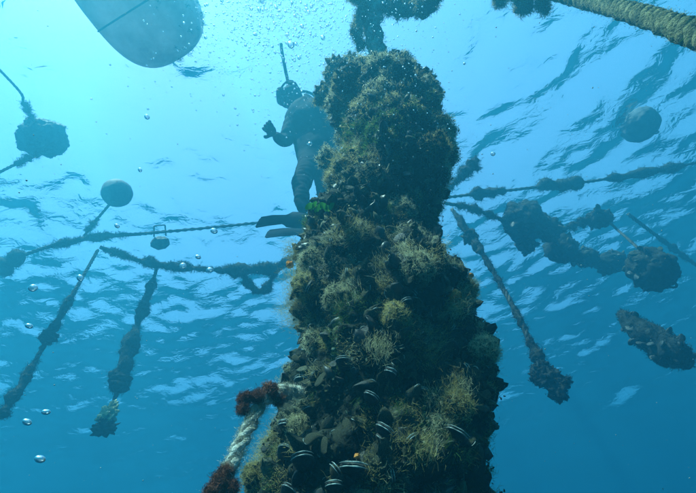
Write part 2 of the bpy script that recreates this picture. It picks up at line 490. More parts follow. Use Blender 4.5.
def orient(n, tilt, r, roll=None):
    n = Vector(n)
    t = Vector(r.normal(0, tilt, 3)) + n + Vector((0, 0, 0.18))
    t.normalize()
    qz = t.to_track_quat('Z', 'Y')
    from mathutils import Quaternion
    return qz @ Quaternion((0, 0, 1), r.uniform(0, 6.28) if roll is None else roll)
r = np.random.default_rng(5)
mp_, mn_ = sample_surface(CV, CT, 9000, r)
_h = mp_[:, 2] - CAM.z      # more shells low down, where they show; fewer in the furry upper part
_k = r.uniform(0, 1, len(mp_)) < np.where(_h > 0.9, 0.32, np.where(_h > -0.15, 0.80, 0.15))
mp_, mn_ = mp_[_k], mn_[_k]
tocam = np.array(CAM) - mp_
dist = np.linalg.norm(tocam, axis=1); facing = (mn_ * tocam).sum(1) / dist
vis = facing > -0.35
score = np.where(facing > 0.0, 1.0 / dist, 0)
# only those whose picture falls inside the frame count as seen
rel = mp_ - np.array(CAM); zf = rel @ np.array(FWD)
sx = 348 + FPX * (rel @ np.array(RT)) / zf; sy = 246.5 - FPX * (rel @ np.array(UP)) / zf
score = np.where((zf > 0.1) & (sx > 0) & (sx < 696) & (sy > 0) & (sy < 493), score, 0)
clumpn = np.array([noise.noise(Vector(p) * 9) for p in mp_])
order = np.argsort(-score * (1 + 0.3 * r.uniform(0, 1, len(score))))
parts_idx = order[:285]
rest = []
for idx in range(len(mp_)):
    pass
single = set(parts_idx.tolist())
base_loc = np.array(column.location)
for idx in range(len(mp_)):
    size = r.uniform(0.024, 0.052) if mp_[idx][2] < -2.7 else r.uniform(0.026, 0.046)
    qn = orient(mn_[idx], 0.42, r)
    pos = mp_[idx] - mn_[idx] * size * r.uniform(0.45, 0.85)
    k = int(r.integers(0, 5)); fouled = clumpn[idx] > -0.12 or r.uniform() < 0.45
    if idx in single:
        o = link_mesh('mussel', MUS_ME[k * 2 + (1 if fouled else 0)], column)
        o.location = pos - base_loc; o.rotation_mode = 'QUATERNION'; o.rotation_quaternion = qn; o.scale = (size,) * 3
        if r.uniform() < 0.42:
            lp = link_mesh('shell_lip', LIPS_ME[int(r.integers(0, 3))], o)
            lp.scale = (0.9, r.uniform(0.3, 1.0), 0.97)
    elif vis[idx]:
        rest.append((k, np.array(qn.to_matrix()), pos, size))
for kk, nm in ((0, 'shell'), (1, 'shell_fouled')):
    pr = [((MUS_LOW[k][0] * s) @ Q.T + p, MUS_LOW[k][1]) for (k, Q, p, s) in rest[kk::2]]
    V, F = join_np(pr)
    tag(add_np('mussel_cluster', V, F, M[nm], column), kind='stuff')

# front mussels with pale open lips, where the photograph shows them
LIPS = [(341,364,0.046,0),(387,374,0.040,25),(300,384,0.060,8),(283,424,0.042,-6),(380,431,0.050,40),(300,461,0.060,-14),(348,474,0.062,6),
        (284,489,0.050,48),(281,452,0.040,30),(368,400,0.040,35),(455,432,0.05,40),(331,487,0.04,-5),(420,395,0.035,10),(405,300,0.04,-20)]
def hit(px, py, lift=0.0):
    """point of the column's surface seen at a pixel"""
    d_ = np.abs(sxv - px) + np.abs(syv - py) + np.where(facv > 0.05, 0, 1e3) + 14 * np.linalg.norm(relv, axis=1)
    j = int(np.argmin(d_))
    return CV[j], VN[j]
relv = CV - np.array(CAM); zv = relv @ np.array(FWD)
zv_ = np.where(zv > 0.05, zv, 1e-3)
sxv = 348 + FPX * (relv @ np.array(RT)) / zv_; syv = 246.5 - FPX * (relv @ np.array(UP)) / zv_
fn, fa = tri_normals(CV, CT)
VN = np.zeros_like(CV)
for k in range(3): np.add.at(VN, CT[:, k], fn * fa[:, None])
VN /= np.linalg.norm(VN, axis=1)[:, None] + 1e-12
facv = -(VN * relv).sum(1) / np.linalg.norm(relv, axis=1)
for (px, py, size, deg) in LIPS:
    p, n = hit(px, py)
    view = (CAM - Vector(p)).normalized()
    # long axis leans out of the column towards the viewer and upwards in the picture; lip plane across the picture
    right = RT * math.cos(R(-deg)) + UP * math.sin(R(-deg))
    upv = -right.cross(view).normalized() if right.cross(view).dot(UP) < 0 else right.cross(view).normalized()
    zax = (view * (0.95 + 0.2 * math.sin(px)) + upv * (0.42 + 0.2 * math.cos(py))).normalized()
    xax = (right - zax * right.dot(zax)).normalized()
    yax = zax.cross(xax)
    Q = Matrix((xax, yax, zax)).transposed().to_quaternion()
    pos = Vector(p) + view * 0.012 - zax * size * 0.55
    o = link_mesh('mussel', MUS_ME[0], column)
    o.location = pos - Vector(base_loc); o.rotation_mode = 'QUATERNION'; o.rotation_quaternion = Q; o.scale = (size * r.uniform(0.85, 1.25), size * r.uniform(0.55, 1.3), size)
    o['label'] = 'dark mussel showing two pale parallel lips along its gaping edge'
    lp = link_mesh('shell_lip', LIP, o)

# fuzz: hydroids and filament algae in patches, several tones
r = np.random.default_rng(21)
hp, hn = sample_surface(CV, CT, 44000, r)
relh = hp - np.array(CAM); dh_ = np.linalg.norm(relh, axis=1); fc = -(hn * relh).sum(1) / dh_
patch = np.array([noise.noise(Vector(p) * 8 + Vector((3, 9, 4))) + 0.5 * noise.noise(Vector(p) * 21) for p in hp])
hgt = (hp[:, 2] - CAM.z)
thr = np.where(hgt > 0.9, -0.35, -0.10)
def mound(p):
    v = Vector(p)
    vw = v + Vector((noise.noise(v * 12), noise.noise(v * 12 + Vector((7, 0, 0))), noise.noise(v * 12 + Vector((0, 7, 0))))) * 0.02
    return noise.voronoi(vw * 22)[0][0]
mnd = np.array([mound(p) for p in hp])
keep = (fc > -0.45) & (patch > thr) & (hgt > -0.2) & (mnd + 0.5 * np.abs(patch - 0.3) < np.where(hgt > 0.9, 0.72, 0.60))
hp, hn, patch, hgt = hp[keep], hn[keep], patch[keep], hgt[keep]

tone = np.array([noise.noise(Vector(p) * 5 + Vector((1, 20, 4))) for p in hp]) + r.normal(0, 0.12, len(hp)) + 0.22 * np.clip((hgt - 0.5) / 0.6, 0, 1)
mi = np.where(tone > 0.16, 1, np.where(tone < -0.24, 2, np.where(r.uniform(0, 1, len(hp)) < 0.25, 3, 0)))
ln = r.uniform(0.004, 0.012, len(hp)) * (1 + 0.9 * np.clip(patch, 0, 1)) * np.where(hgt > 0.9, 1.3, 0.95)
near = hgt < 0.75
hairs('algae_fuzz', hp[~near], hn[~near], 24, ln[~near], (0.0006 + 0.0006 * hgt.clip(0, 2))[~near], [M['fuzz_olive'], M['fuzz_tan'], M['fuzz_green'], M['fuzz_dark']], column, r, 0.85, mi[~near], rootr=0.006, bend=1.0)
hairs('algae_fuzz', hp[near], hn[near], 42, ln[near] * 1.15, 0.00038, [M['fuzz_olive'], M['fuzz_tan'], M['fuzz_green'], M['fuzz_dark']], column, r, 0.7, mi[near], rootr=0.0055, bend=0.8)

# long feathery plumes
pl = [(345,222,1,0.05),(352,232,1,0.05),(360,226,1,0.045),(335,236,1,0.05),(495,0,0,0)]
pts_, nrm_ = [], []
for (px, py) in [(338,222),(346,228),(352,236),(360,232),(328,238),(290,260),(286,275),(284,292),(284,310),(286,325),(290,300),(418,258),(408,255),(430,256),(380,270),
                 (450,310),(455,318),(330,175),(345,150),(360,145),(372,158),(395,160),(440,405),(455,400),(430,345),(380,290),(350,300),(370,345),(355,355),(420,440),(260,455),(255,480),(350,100),(332,110),(345,85)]:
    p, n = hit(px, py)
    for k in range(5):
        pts_.append(p + np.random.default_rng(px + k).normal(0, 0.010, 3)); nrm_.append(n)
pts_, nrm_ = np.array(pts_), np.array(nrm_)
hairs('feathery_plumes', pts_, nrm_, 110, r.uniform(0.012, 0.024, len(pts_)) * np.where(pts_[:, 2] < -2.95, 0.8, 1.0), 0.00042, [M['fuzz_olive'], M['fuzz_tan']], column, r, 0.6, r.integers(0, 2, len(pts_)), rootr=0.009, up=0.35, bend=1.0)
# flecks: crumbs of shell, barnacle and silt that make the surface coarse
fp, fnn = sample_surface(CV, CT, 30000, r)
relf = fp - np.array(CAM); fcf = -(fnn * relf).sum(1) / np.linalg.norm(relf, axis=1)
k_ = fcf > -0.4; fp, fnn = fp[k_], fnn[k_]
nf = len(fp)
s1 = r.normal(0, 1, (nf, 3)); s1 /= np.linalg.norm(s1, axis=1)[:, None]
s2 = np.cross(s1, r.normal(0, 1, (nf, 3))); s2 /= np.linalg.norm(s2, axis=1)[:, None]
sz = (r.uniform(0.0012, 0.0036, nf) * (1 + 0.8 * (fp[:, 2] > -2.6)))[:, None]
ctr = fp + fnn * r.uniform(0.0, 0.012, nf)[:, None]
FV = np.stack([ctr - s1 * sz, ctr + s2 * sz * 0.7, ctr + s1 * sz, ctr - s2 * sz * 0.7 + fnn * sz * 0.5], 1).reshape(-1, 3)
FB = (np.arange(nf) * 4)[:, None] + [0, 1, 2, 3]
tag(add_np('crumbs', FV, FB, [M['core'], M['fuzz_dark'], M['shell_fouled'], M['fuzz_tan']], column, smooth=False, mi=r.choice(4, nf, p=[0.38, 0.32, 0.25, 0.05])), kind='stuff')
# lobed lumps: sponges and sea squirts bulging between the mussels
for k, (px, py, rp) in enumerate([(352,85,15),(338,105,10),(372,180,14),(345,168,11),(400,75,12),(425,90,10),(430,150,14),(400,215,13),(312,262,11),(308,285,12),(420,268,13),(462,290,12),
                                  (455,405,13),(440,430,11),(340,300,12),(395,320,12),(320,345,12),(480,350,12),(260,470,12),(300,430,10)]):
    p, n = hit(px, py)
    rr_ = pxr(p, rp)
    V, F = blob(p + n * rr_ * 0.15, rr_, 4, 0.5, 3.2, k * 2.3, (1, 1, 0.85))
    o = add_np('growth_lump', V, F, M[('core', 'shell_fouled')[k % 2]], column)
    a_, b_ = sample_surface(V, F, 260, r)
    hairs('fuzz', a_, b_, 16, 0.010, 0.0005, [M[('fuzz_olive', 'fuzz_tan', 'fuzz_tan')[k % 3]]], column, r, 0.7, rootr=0.004)
for k, (px, py, d, rp) in enumerate([(338, 72, 1.82, 12), (404, 64, 1.86, 8), (424, 84, 1.80, 10), (392, 62, 1.88, 8), (352, 64, 1.86, 8), (326, 96, 1.72, 10), (330, 160, 1.4, 9)]):
    c = P(px, py, d); rr_ = pxr(c, rp)
    V, F = blob(c, rr_, 4, 0.7, 3.0, k * 1.9 + 30)
    add_np('growth_lump', V, F, M['core'], column)
    a_, b_ = sample_surface(V, F, 260, r)
    hairs('fuzz', a_, b_, 10, 0.014, 0.0015, [M[('fuzz_tan', 'fuzz_olive')[k % 2]]], column, r, 0.8, rootr=0.006, bend=1.0)
# orange sponges
for k, (px, py, rp) in enumerate([(444,297,5.5),(450,292,3.5),(298,269,3.5),(352,452,2.5),(470,281,2.5)]):
    p, n = hit(px, py)
    rr_ = pxr(p, rp)
    V, F = blob(p + n * 0.018, rr_, 3, 0.5, 3, k + 9.0)
    o = add_np('orange_sponge', V, F, M['sponge'], column); o['label'] = 'small orange sponge'
# bright green weed leaf on the left shoulder
p, n = hit(330, 212)
for k in range(6):
    c = P(309 + k * 4.5, 208 - (k % 2) * 2.5 - (k == 0) * 2, (Vector(p) - CAM).length * 0.97)
    a = rng.uniform(-0.5, 0.9); w_ = 0.010; pts = []
    for t in np.linspace(-1, 1, 7):
        hw = 0.0065 * math.sqrt(max(0, 1 - t * t)) * (1 + 0.25 * math.sin(9 * t + k)) + 0.0006
        ctr = c + RT * (w_ * t * math.cos(a)) + UP * (w_ * t * math.sin(a)) + FWD * (0.006 * t * t)
        pts += [ctr + UP * hw + FWD * hw * 0.4, ctr - UP * hw + FWD * hw * 0.2]
    F = np.array([(2 * j, 2 * j + 1, 2 * j + 3, 2 * j + 2) for j in range(6)])
    o = add_np('weed_leaf', np.array([q[:] for q in pts]), F, M['leaf'], column); o['label'] = 'bright green leaf'
# rope inside, showing above the growth
top = Vector(CC[-8, :3])
topC = smooth_path([top - Vector((0, 0, 0.25)), top, P(379, 62, 1.86), P(376, 45, 1.93), P(373, 22, 2.0), P(378, 2, 2.05)], 110)
strands(column, topC, 0.042, M['rope_pale'], 6, 8, 0.25)
tp_, tn_ = sample_surface(*tube(topC, 0.048, 8), 200, r)
hairs('rope_fuzz', tp_, tn_, 8, 0.02, 0.0015, [M['fuzz_olive'], M['fuzz_green']], column, r, 0.7, r.integers(0, 2, 200))

# ---------------------------------------------------------------- near headline with its growth
hl_pts = [P(320, -50, 2.15), P(352, -14, 2.1), P(378, 0, 2.06), P(400, 3, 2.03), P(430, -4, 2.0), P(475, -14, 2.05), P(530, -11, 2.1), P(575, -1, 1.9), P(630, 12, 1.5), P(690, 32, 1.17), P(770, 66, 0.98), P(900, 130, 0.9)]
HC = smooth_path(hl_pts, 420)
head = empty('headline_rope', HC[0], 'thick knobbly yellow-green rope entering at the top right corner and tying off the column', 'rope')
strands(head, HC, np.interp(np.linspace(0, 1, 420), [0, 0.4, 1], [0.027, 0.025, 0.026]), M['rope_green'], 4.2, 9, 0.25)
V, F = tube(HC[25:125], 0.026 + 0.022 * np.abs(np.sin(np.linspace(0, 7, 100))), 16, 0.5, 22, 4)
add_np('growth', V, F, M['core'], head)
a_, b_ = sample_surface(V, F, 900, r)
hairs('fuzz', a_, b_, 9, 0.026, 0.0016, [M['fuzz_olive'], M['fuzz_dark'], M['fuzz_tan']], head, r, 0.7, r.integers(0, 3, 900))
V, F = tube(HC[200:], 0.026, 12, 0.2, 40, 4)
a_, b_ = sample_surface(V, F, 1500, r)
hairs('fuzz', a_, b_, 6, 0.006, 0.0009, [M['fuzz_green'], M['fuzz_dark'], M['fuzz_tan']], head, r, 0.8, r.integers(0, 3, 1500), rootr=0.004)
for k, (path, rd) in enumerate([([P(368, 4, 2.0), P(360, 18, 1.98), P(356, 34, 1.95), P(363, 48, 1.93)], 0.024),
                                ([P(392, 4, 1.98), P(405, 9, 1.96), P(425, 6, 1.9), P(436, -6, 1.8)], 0.036),
                                ([P(496, -14, 2.07), P(499, -2, 2.07), P(500, 6, 2.07)], 0.022),
                                ([P(518, -12, 2.08), P(523, 2, 2.08), P(527, 12, 2.08)], 0.038),
                                ([P(538, -14, 2.05), P(541, 0, 2.05), P(546, 13, 2.05)], 0.022)]):
    c = smooth_path(path, 24)
    V, F = tube(c, rd * (0.75 + 0.35 * np.sin(np.linspace(0.3, 7, 24)) ** 2), 14, 0.6, 30, k * 3.0)
    o = add_np('growth', V, F, M['core' if k < 2 else 'growth_dark'], head)
    a_, b_ = sample_surface(V, F, 260, r)
    hairs('fuzz', a_, b_, 9, 0.024, 0.0016, [M['fuzz_dark'], M['fuzz_olive']], head, r, 0.7, r.integers(0, 2, 260))

# ---------------------------------------------------------------- frayed pale rope at the lower left of the column
fc_pts = [P(300, 392, 0.62), P(280, 391, 0.58), P(262, 403, 0.55), P(250, 424, 0.53), P(238, 450, 0.51), P(226, 476, 0.50), P(214, 505, 0.49), P(200, 560, 0.48), P(190, 640, 0.5)]
FC = smooth_path(fc_pts, 260)
frayed = empty('frayed_rope', FC[0], 'pale cream frayed rope bending down beside the lower left of the mussel column', 'rope')
strands(frayed, FC, 0.0085, M['rope_pale'], 7.5, 8, 0.55)
a_, b_ = sample_surface(*tube(FC, 0.009, 8), 1100, r)
hairs('frayed_fibres', a_, b_, 10, 0.008, 0.00028, [M['rope_pale'], M['rope_pale'], M['fuzz_tan']], frayed, r, 0.8, r.integers(0, 3, 1100), rootr=0.002)
for k, (px, py, d, rp, sq) in enumerate([(270, 390, .555, 8, (1, 1, .9)), (258, 396, .54, 6, (1, 1, 1)), (246, 398, .54, 7, (1.3, .8, .8)), (243, 409, .535, 5, (1, 1, 1)), (278, 399, .57, 6, (1, 1, 1)),
                                         (226, 472, .495, 6, (1, 1, 1)), (219, 482, .49, 7, (1, 1, 1.2)), (212, 492, .485, 7, (1, 1, 1)), (232, 487, .49, 5, (1, 1, 1))]):
    c = P(px, py, d); rr_ = pxr(c, rp) * 0.66
    V, F = blob(c, rr_, 4, 0.8, 3.4, k * 1.7, sq)
    o = add_np('red_brown_tuft', V, F, M['red_growth'], frayed)
    a_, b_ = sample_surface(V, F, 150, r)
    hairs('fuzz', a_, b_, 18, 0.009, 0.0003, [M['red_growth'], M['red_growth']], frayed, r, 0.8, r.integers(0, 2, 150), rootr=0.002)

# ---------------------------------------------------------------- far ropes and dropper lines
def rope_thing(name, label, cat, pts, rp, growth, seed, group=None, mat='rope_dark', n=160, nh=200, gl=None, hl=0.05, hw=0.004, gmat='growth_dark'):
    """pts world points, rp rope radius m, growth list of (t0,t1,radius m)"""
    C = smooth_path(pts, n)
    e = empty(name, C[0], label, cat, group)
    strands(e, C, rp, M[mat], 8, 5)
    for k, (t0, t1, gr) in enumerate(growth):
        i0, i1 = int(t0 * (n - 1)), int(t1 * (n - 1)) + 1
        m_ = max(12, (i1 - i0))
        c = smooth_path(C[i0:i1:max(1, (i1 - i0) // 8)], max(16, m_))
        t = np.linspace(0, 1, len(c))
        rad = gr * (np.clip(np.sin(t * math.pi), 0, 1) ** 0.4 * 0.75 + 0.28) * (1 + 0.3 * np.sin(t * 17 + seed + k))
        weedy(e, c, rad, seed + k * 1.3, int(nh * (t1 - t0)) + 40, gmat, 'growth', 1.2 / max(gr, 0.01) * 0.5, 0.5, hl, hw)
    return e
zt = -0.55
main_line = rope_thing('mooring_rope', 'long thin rope running left to right just under the surface, behind diver and column', 'rope',
    [PZ(-60, 300, zt), PZ(-5, 270, zt), PZ(35, 251, zt), PZ(90, 238, zt), PZ(150, 233, zt), PZ(255, 223, zt), PZ(350, 210, zt), PZ(450, 197, zt), PZ(530, 188, zt), PZ(600, 180, zt), PZ(696, 163, zt), PZ(780, 140, zt)],
    0.018, [(0.0, 0.09, 0.075), (0.08, 0.17, 0.065), (0.19, 0.34, 0.03), (0.66, 0.70, 0.05), (0.74, 0.80, 0.06), (0.83, 0.9, 0.045)], 1.0, nh=900)
rope_thing('weed_hung_rope', 'dark rope sagging left of the column below the diver, ending in a hanging loop', 'rope',
    [PZ(100, 247, -0.9), PZ(125, 256, -0.9), PZ(150, 263, -0.9), PZ(190, 268, -0.9), PZ(240, 271, -0.95), PZ(275, 266, -1.0), PZ(300, 256, -1.0), PZ(340, 240, -1.0)],
    0.016, [(0.02, 0.22, 0.022), (0.20, 0.52, 0.035), (0.5, 0.80, 0.048), (0.76, 1.0, 0.034)], 2.0, nh=900, hl=0.04)
rope_thing('rope_loop', 'dark U-shaped loop of overgrown rope hanging below the sagging rope', 'rope',
    [PZ(243, 269, -1.0), PZ(246, 280, -1.02), PZ(257, 291, -1.05), PZ(267, 288, -1.05), PZ(273, 276, -1.03), PZ(284, 266, -1.0)], 0.014, [(0.0, 1.0, 0.030)], 2.6, nh=260, hl=0.035)
G = 'dropper lines hanging from the far ropes'
tpA = PZ(98, 250, -0.7); dA = math.hypot(tpA.x, tpA.y)
rope_thing('dropper_line', 'slender dark dropper line slanting down to the left edge of the picture', 'dropper line',
    [tpA, PH(72, 296, dA), PH(47, 340, dA), PH(20, 388, dA), PH(-2, 418, dA)], 0.014,
    [(0.18, 0.62, 0.024), (0.46, 0.52, 0.045), (0.6, 1.0, 0.032)], 3.0, G, nh=320, hl=0.03, hw=0.003)
tpB = PZ(152, 284, -0.9); dB = math.hypot(tpB.x, tpB.y)
dl = rope_thing('dropper_line', 'thick dark dropper line left of the column with a pale yellowish lower end', 'dropper line',
    [PZ(157, 266, -0.9), tpB, PH(137, 325, dB), PH(123, 372, dB), PH(117, 392, dB), PH(107, 422, dB)], 0.015,
    [(0.12, 0.5, 0.036), (0.4, 0.8, 0.052), (0.55, 0.78, 0.062)], 3.7, G, nh=360, hl=0.035, hw=0.003)
for k, (px, py, rp, sq) in enumerate([(108, 416, 6.5, (1.1, .9, 1.2)), (104, 428, 7, (1.5, 1, .9)), (113, 407, 4.5, (.8, .8, 1.3)), (100, 419, 3, (1.4, 1, .7))]):
    c = PH(px, py, dB - 0.05); rr_ = pxr(c, rp)
    V, F = blob(c, rr_, 4, 0.7, 2.6, k + 4.0, sq)
    o = add_np('pale_knot', V, F, M['cream_end' if k != 1 else 'growth_dark'], dl)
tpC = PZ(452, 209, -0.75); dC = math.hypot(tpC.x, tpC.y)
dr = rope_thing('dropper_line', 'dark dropper line right of the column ending in a ragged clump', 'dropper line',
    [tpC, PH(478, 247, dC), PH(500, 283, dC), PH(521, 322, dC), PH(535, 352, dC), PH(552, 380, dC)], 0.017,
    [(0.0, 0.34, 0.030), (0.3, 0.85, 0.018), (0.7, 1.0, 0.032)], 4.4, G, nh=320, hl=0.03, hw=0.003)
for k, (px, py, rp, sq) in enumerate([(470, 237, 6, (1, 1, 1)), (541, 371, 8, (1, 1, 1)), (550, 379, 9, (1.1, 1, .9)), (558, 391, 7, (1, 1, 1.2)), (562, 383, 6, (1.2, 1, .7)), (537, 379, 5, (1, 1, 1))]):
    c = PH(px, py, dC); rr_ = pxr(c, rp)
    V, F = blob(c, rr_, 4, 0.8, 2.8, k + 14.0, sq)
    add_np('mussel_clump', V, F, M['growth_dark'], dr)
    a_, b_ = sample_surface(V, F, 60, r)
    hairs('fuzz', a_, b_, 7, 0.018, 0.003, [M['growth_dark']], dr, r, 0.7)

rope_thing('overgrown_rope', 'dark rope stringing together the fouled floats right of the column', 'rope',
    [PZ(444, 203, -0.85), PZ(470, 208, -0.85), PZ(505, 221, -0.85), PZ(545, 236, -0.9), PZ(580, 253, -0.9), PZ(622, 268, -0.95)], 0.016,
    [(0.08, 0.36, 0.03), (0.3, 0.95, 0.018)], 5.0, nh=300)
rope_thing('float_rope', 'dark rope linking the small fouled clump to the large dark float', 'rope',
    [PZ(555, 232, -0.8), PZ(578, 224, -0.8), PZ(600, 217, -0.8), PZ(620, 232, -1.1), PZ(638, 248, -1.5), PZ(648, 258, -1.7)], 0.012,
    [(0.2, 0.5, 0.05), (0.05, 0.3, 0.03)], 5.6, nh=300)
rope_thing('bare_line', 'straight bare line slanting down to the right edge of the picture', 'rope',
    [PZ(628, 214, -0.5), PZ(662, 240, -0.65), PZ(700, 268, -0.8), PZ(760, 312, -1.0)], 0.020, [(0.3, 0.6, 0.03)], 6.0, nh=60)
rope_thing('thin_mooring_line', 'faint thin line running from the leftmost buoy to the left edge', 'rope',
    [PZ(45, 150, -0.3), PZ(25, 160, -0.35), PZ(0, 172, -0.4), PZ(-30, 190, -0.4)], 0.012, [(0.1, 0.5, 0.022)], 6.4, nh=60)
rope_thing('thin_mooring_line', 'faint thin line rising from the leftmost buoy towards the upper left', 'rope',
    [PZ(36, 124, -0.15), PZ(24, 104, -0.12), PZ(20, 92, -0.1), PZ(-10, 60, -0.1)], 0.010, [(0.1, 0.4, 0.02)], 6.8, nh=60)
rope_thing('buoy_tether', 'thin tether slanting from the plain round buoy to the long rope', 'rope',
    [PZ(110, 204, -0.3), PZ(98, 218, -0.4), PZ(84, 236, -0.55)], 0.012, [(0.5, 0.9, 0.02)], 7.2, nh=40)
rope_thing('weed_strand', 'short overgrown line sticking out behind the right side of the column', 'rope',
    [PZ(446, 192, -0.9), PZ(456, 182, -0.9), PZ(468, 170, -0.85), PZ(477, 158, -0.8)], 0.010, [(0.0, 0.55, 0.02), (0.45, 1.0, 0.05)], 7.6, nh=120)

# hanging mussel bag on the right
bagC = smooth_path([PH(620, 312, 2.6), PH(640, 330, 2.6), PH(662, 346, 2.6), PH(680, 358, 2.6), PH(692, 364, 2.6)], 60)
bag = empty('mussel_sock', bagC[0], 'dark ragged hanging mussel sock at the right edge below the large float', 'mussel sock')
t = np.linspace(0, 1, 60)
V, F = tube(bagC, np.interp(t, [0, 0.12, 0.35, 0.6, 0.8, 1], [0.02, 0.045, 0.078, 0.088, 0.062, 0.035]), 26, 0.28, 12, 3.3)
add_np('sock_body', V, F, M['growth_dark'], bag)
a_, b_ = sample_surface(V, F, 500, r)
hairs('fuzz', a_, b_, 8, 0.018, 0.0025, [M['growth_dark']], bag, r, 0.6)
for k in range(26):
    p_, n_ = sample_surface(V, F, 1, r)
    o = link_mesh('mussel', MUS_ME[(k % 5) * 2], bag); s_ = r.uniform(0.05, 0.08)
    o.location = p_[0] - n_[0] * s_ * 0.5 - np.array(bag.location); o.rotation_mode = 'QUATERNION'; o.rotation_quaternion = orient(n_[0], 0.5, r); o.scale = (s_,) * 3

# ---------------------------------------------------------------- floats
def make_float(name, label, px, py, z, rp, squash=(1, 1, 1), mat='float_dark', lump=0.12, seed=0, fuzz=60, group=None, ring=True):
    c = PZ(px, py, z); rr_ = pxr(c, rp)
    e = empty(name, c, label, 'float' if 'float' in name else 'buoy', group)
    V, F = blob(c, rr_, 5 if rp > 15 else 4, lump, 2.6, seed, squash)
    add_np('body', V, F, M[mat], e)
    if ring:   # moulded eye the rope passes through
        a = np.linspace(0, 2 * math.pi, 17)
        dn = Vector((0.25, 0.1, -1)).normalized()
        ctr = np.array(c) + np.array(dn) * rr_ * squash[2] * 1.02
        cc = ctr + np.stack([np.cos(a) * rr_ * 0.2, np.zeros(17), np.sin(a) * rr_ * 0.2], 1)
        Vr, Fr = tube(cc, rr_ * 0.06, 6, cap=False)
        add_np('eye_ring', Vr, Fr, M[mat], e)
    if fuzz:
        a_, b_ = sample_surface(V, F, fuzz, r)
        if name in ('fouled_float', 'dark_float'):
            for q in range(34):
                p1, n1_ = sample_surface(V, F, 1, r)
                so = link_mesh('mussel', MUS_ME[q % 10], e); ss = r.uniform(0.06, 0.10)
                so.location = p1[0] - n1_[0] * ss * 0.72 - np.array(e.location); so.rotation_mode = 'QUATERNION'
                so.rotation_quaternion = orient(n1_[0], 0.5, r); so.scale = (ss,) * 3
        hairs('fuzz', a_, b_, 8, rr_ * 0.16, rr_ * 0.016, [M['growth_dark']], e, r, 0.7)
    return e
GF = 'fouled floats strung right of the column'
make_float('buoy', 'weedy dark buoy with trailing lines at the upper left edge', 42, 138, -0.10, 19, (1.1, 0.95, 0.9), 'float_dark', 0.25, 1, 160)
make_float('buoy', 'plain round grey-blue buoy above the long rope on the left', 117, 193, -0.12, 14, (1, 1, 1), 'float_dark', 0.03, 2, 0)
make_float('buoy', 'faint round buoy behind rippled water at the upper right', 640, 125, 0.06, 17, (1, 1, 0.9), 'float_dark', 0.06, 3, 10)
make_float('fouled_float', 'largest ragged float of the string, nearest the column on the right', 524, 221, -0.85, 19, (1, 1, 1), 'growth_dark', 0.28, 4, 160, GF)
make_float('fouled_float', 'small ragged float hanging directly below the largest of the string', 526, 244, -0.95, 8, (1, 1, 1.2), 'growth_dark', 0.28, 5, 60, GF)
make_float('fouled_float', 'small dark float between the largest float and the lower middle one', 548, 229, -0.88, 12, (1, 1, 1), 'growth_dark', 0.28, 6, 70, GF)
make_float('fouled_float', 'middle dark float low in the string with a pale fleck beside it', 561, 248, -0.9, 14, (1, 1, 1.1), 'growth_dark', 0.28, 7, 90, GF)
make_float('fouled_float', 'left one of the two small ragged floats ending the string', 587, 258, -0.92, 9.5, (1.2, 1, .9), 'growth_dark', 0.28, 8, 70, GF)
make_float('fouled_float', 'right one of the two small ragged floats ending the string', 610, 263, -0.95, 11, (1.3, 1, .9), 'growth_dark', 0.28, 9, 80, GF)
make_float('fouled_float', 'small ragged clump-like float above the pair ending the string', 599, 219, -0.8, 9, (1.3, 1, .9), 'growth_dark', 0.28, 10, 80, GF)
bigf = make_float('dark_float', 'large rounded dark float near the right edge, broader at the top', 651, 269, -1.7, 20, (1, 1, 1.08), 'growth_dark', 0.2, 11, 60)
# small bottle-like float with a square wire handle
c = PZ(160, 243, -0.5); rr_ = pxr(c, 7.5)
bt = empty('bottle_float', c, 'small rounded bottle float with a square wire handle above the weedy rope', 'float')
V, F = blob(c, rr_, 4, 0.15, 2.5, 3.3, (1.2, .9, .8)); add_np('body', V, F, M['float_dark'], bt)
sq_ = [P(154, 237, 1), P(154, 226, 1), P(165, 225, 1), P(166, 236, 1)]
sq_ = [CAM + (s - CAM) * ((c - CAM).length) for s in sq_]
for a0, b0 in zip(sq_[:-1], sq_[1:]):
    V, F = tube(smooth_path([a0, b0], 8), 0.007, 6); add_np('handle_bar', V, F, M['rope_dark'], bt)

# large grey float at the top left: rounded hull-like barrel with a moulded seam
cbig = PZ(138, -4, -0.0)
ebig = empty('large_grey_float', cbig, 'very large smooth grey float with a curved seam at the top left', 'float')
V0, F0 = ico(5)
V = V0.copy()
V = np.sign(V) * np.abs(V) ** 0.72
V *= np.array([0.46, 0.36, 0.34])
ax = (PZ(170, 45, -0.02) - PZ(110, -40, -0.02)).normalized()
rz = math.atan2(ax.y, ax.x) 
cz, sz_ = math.cos(rz), math.sin(rz)
RM = np.array([[cz, -sz_, 0], [sz_, cz, 0], [0, 0, 1]])
BIGV = V
add_np('hull', V @ RM.T + np.array(cbig), F0, M['float_grey'], ebig)
a = np.linspace(0, 2 * math.pi, 97)
def sup(v): return np.sign(v) * np.abs(v) ** 0.72
for off, tl in ((0.05, 0.0), (-0.42, 0.25)):
    q_ = np.stack([np.full(97, off), np.cos(a) * math.sqrt(1 - off ** 2), np.sin(a) * math.sqrt(1 - off ** 2)], 1)
    q_ = sup(q_) * np.array([0.46, 0.36, 0.34]) * 1.003
    Vs, Fs = tube(q_ @ RM.T + np.array(cbig), 0.006, 8, cap=False)
    add_np('moulded_seam', Vs, Fs, M['float_dark'], ebig)
a_, b_ = sample_surface(V @ RM.T + np.array(cbig), F0, 260, r)
kk = b_[:, 0] > 0.25
hairs('fuzz', a_[kk], b_[kk], 8, 0.05, 0.003, [M['growth_dark']], ebig, r, 0.7)

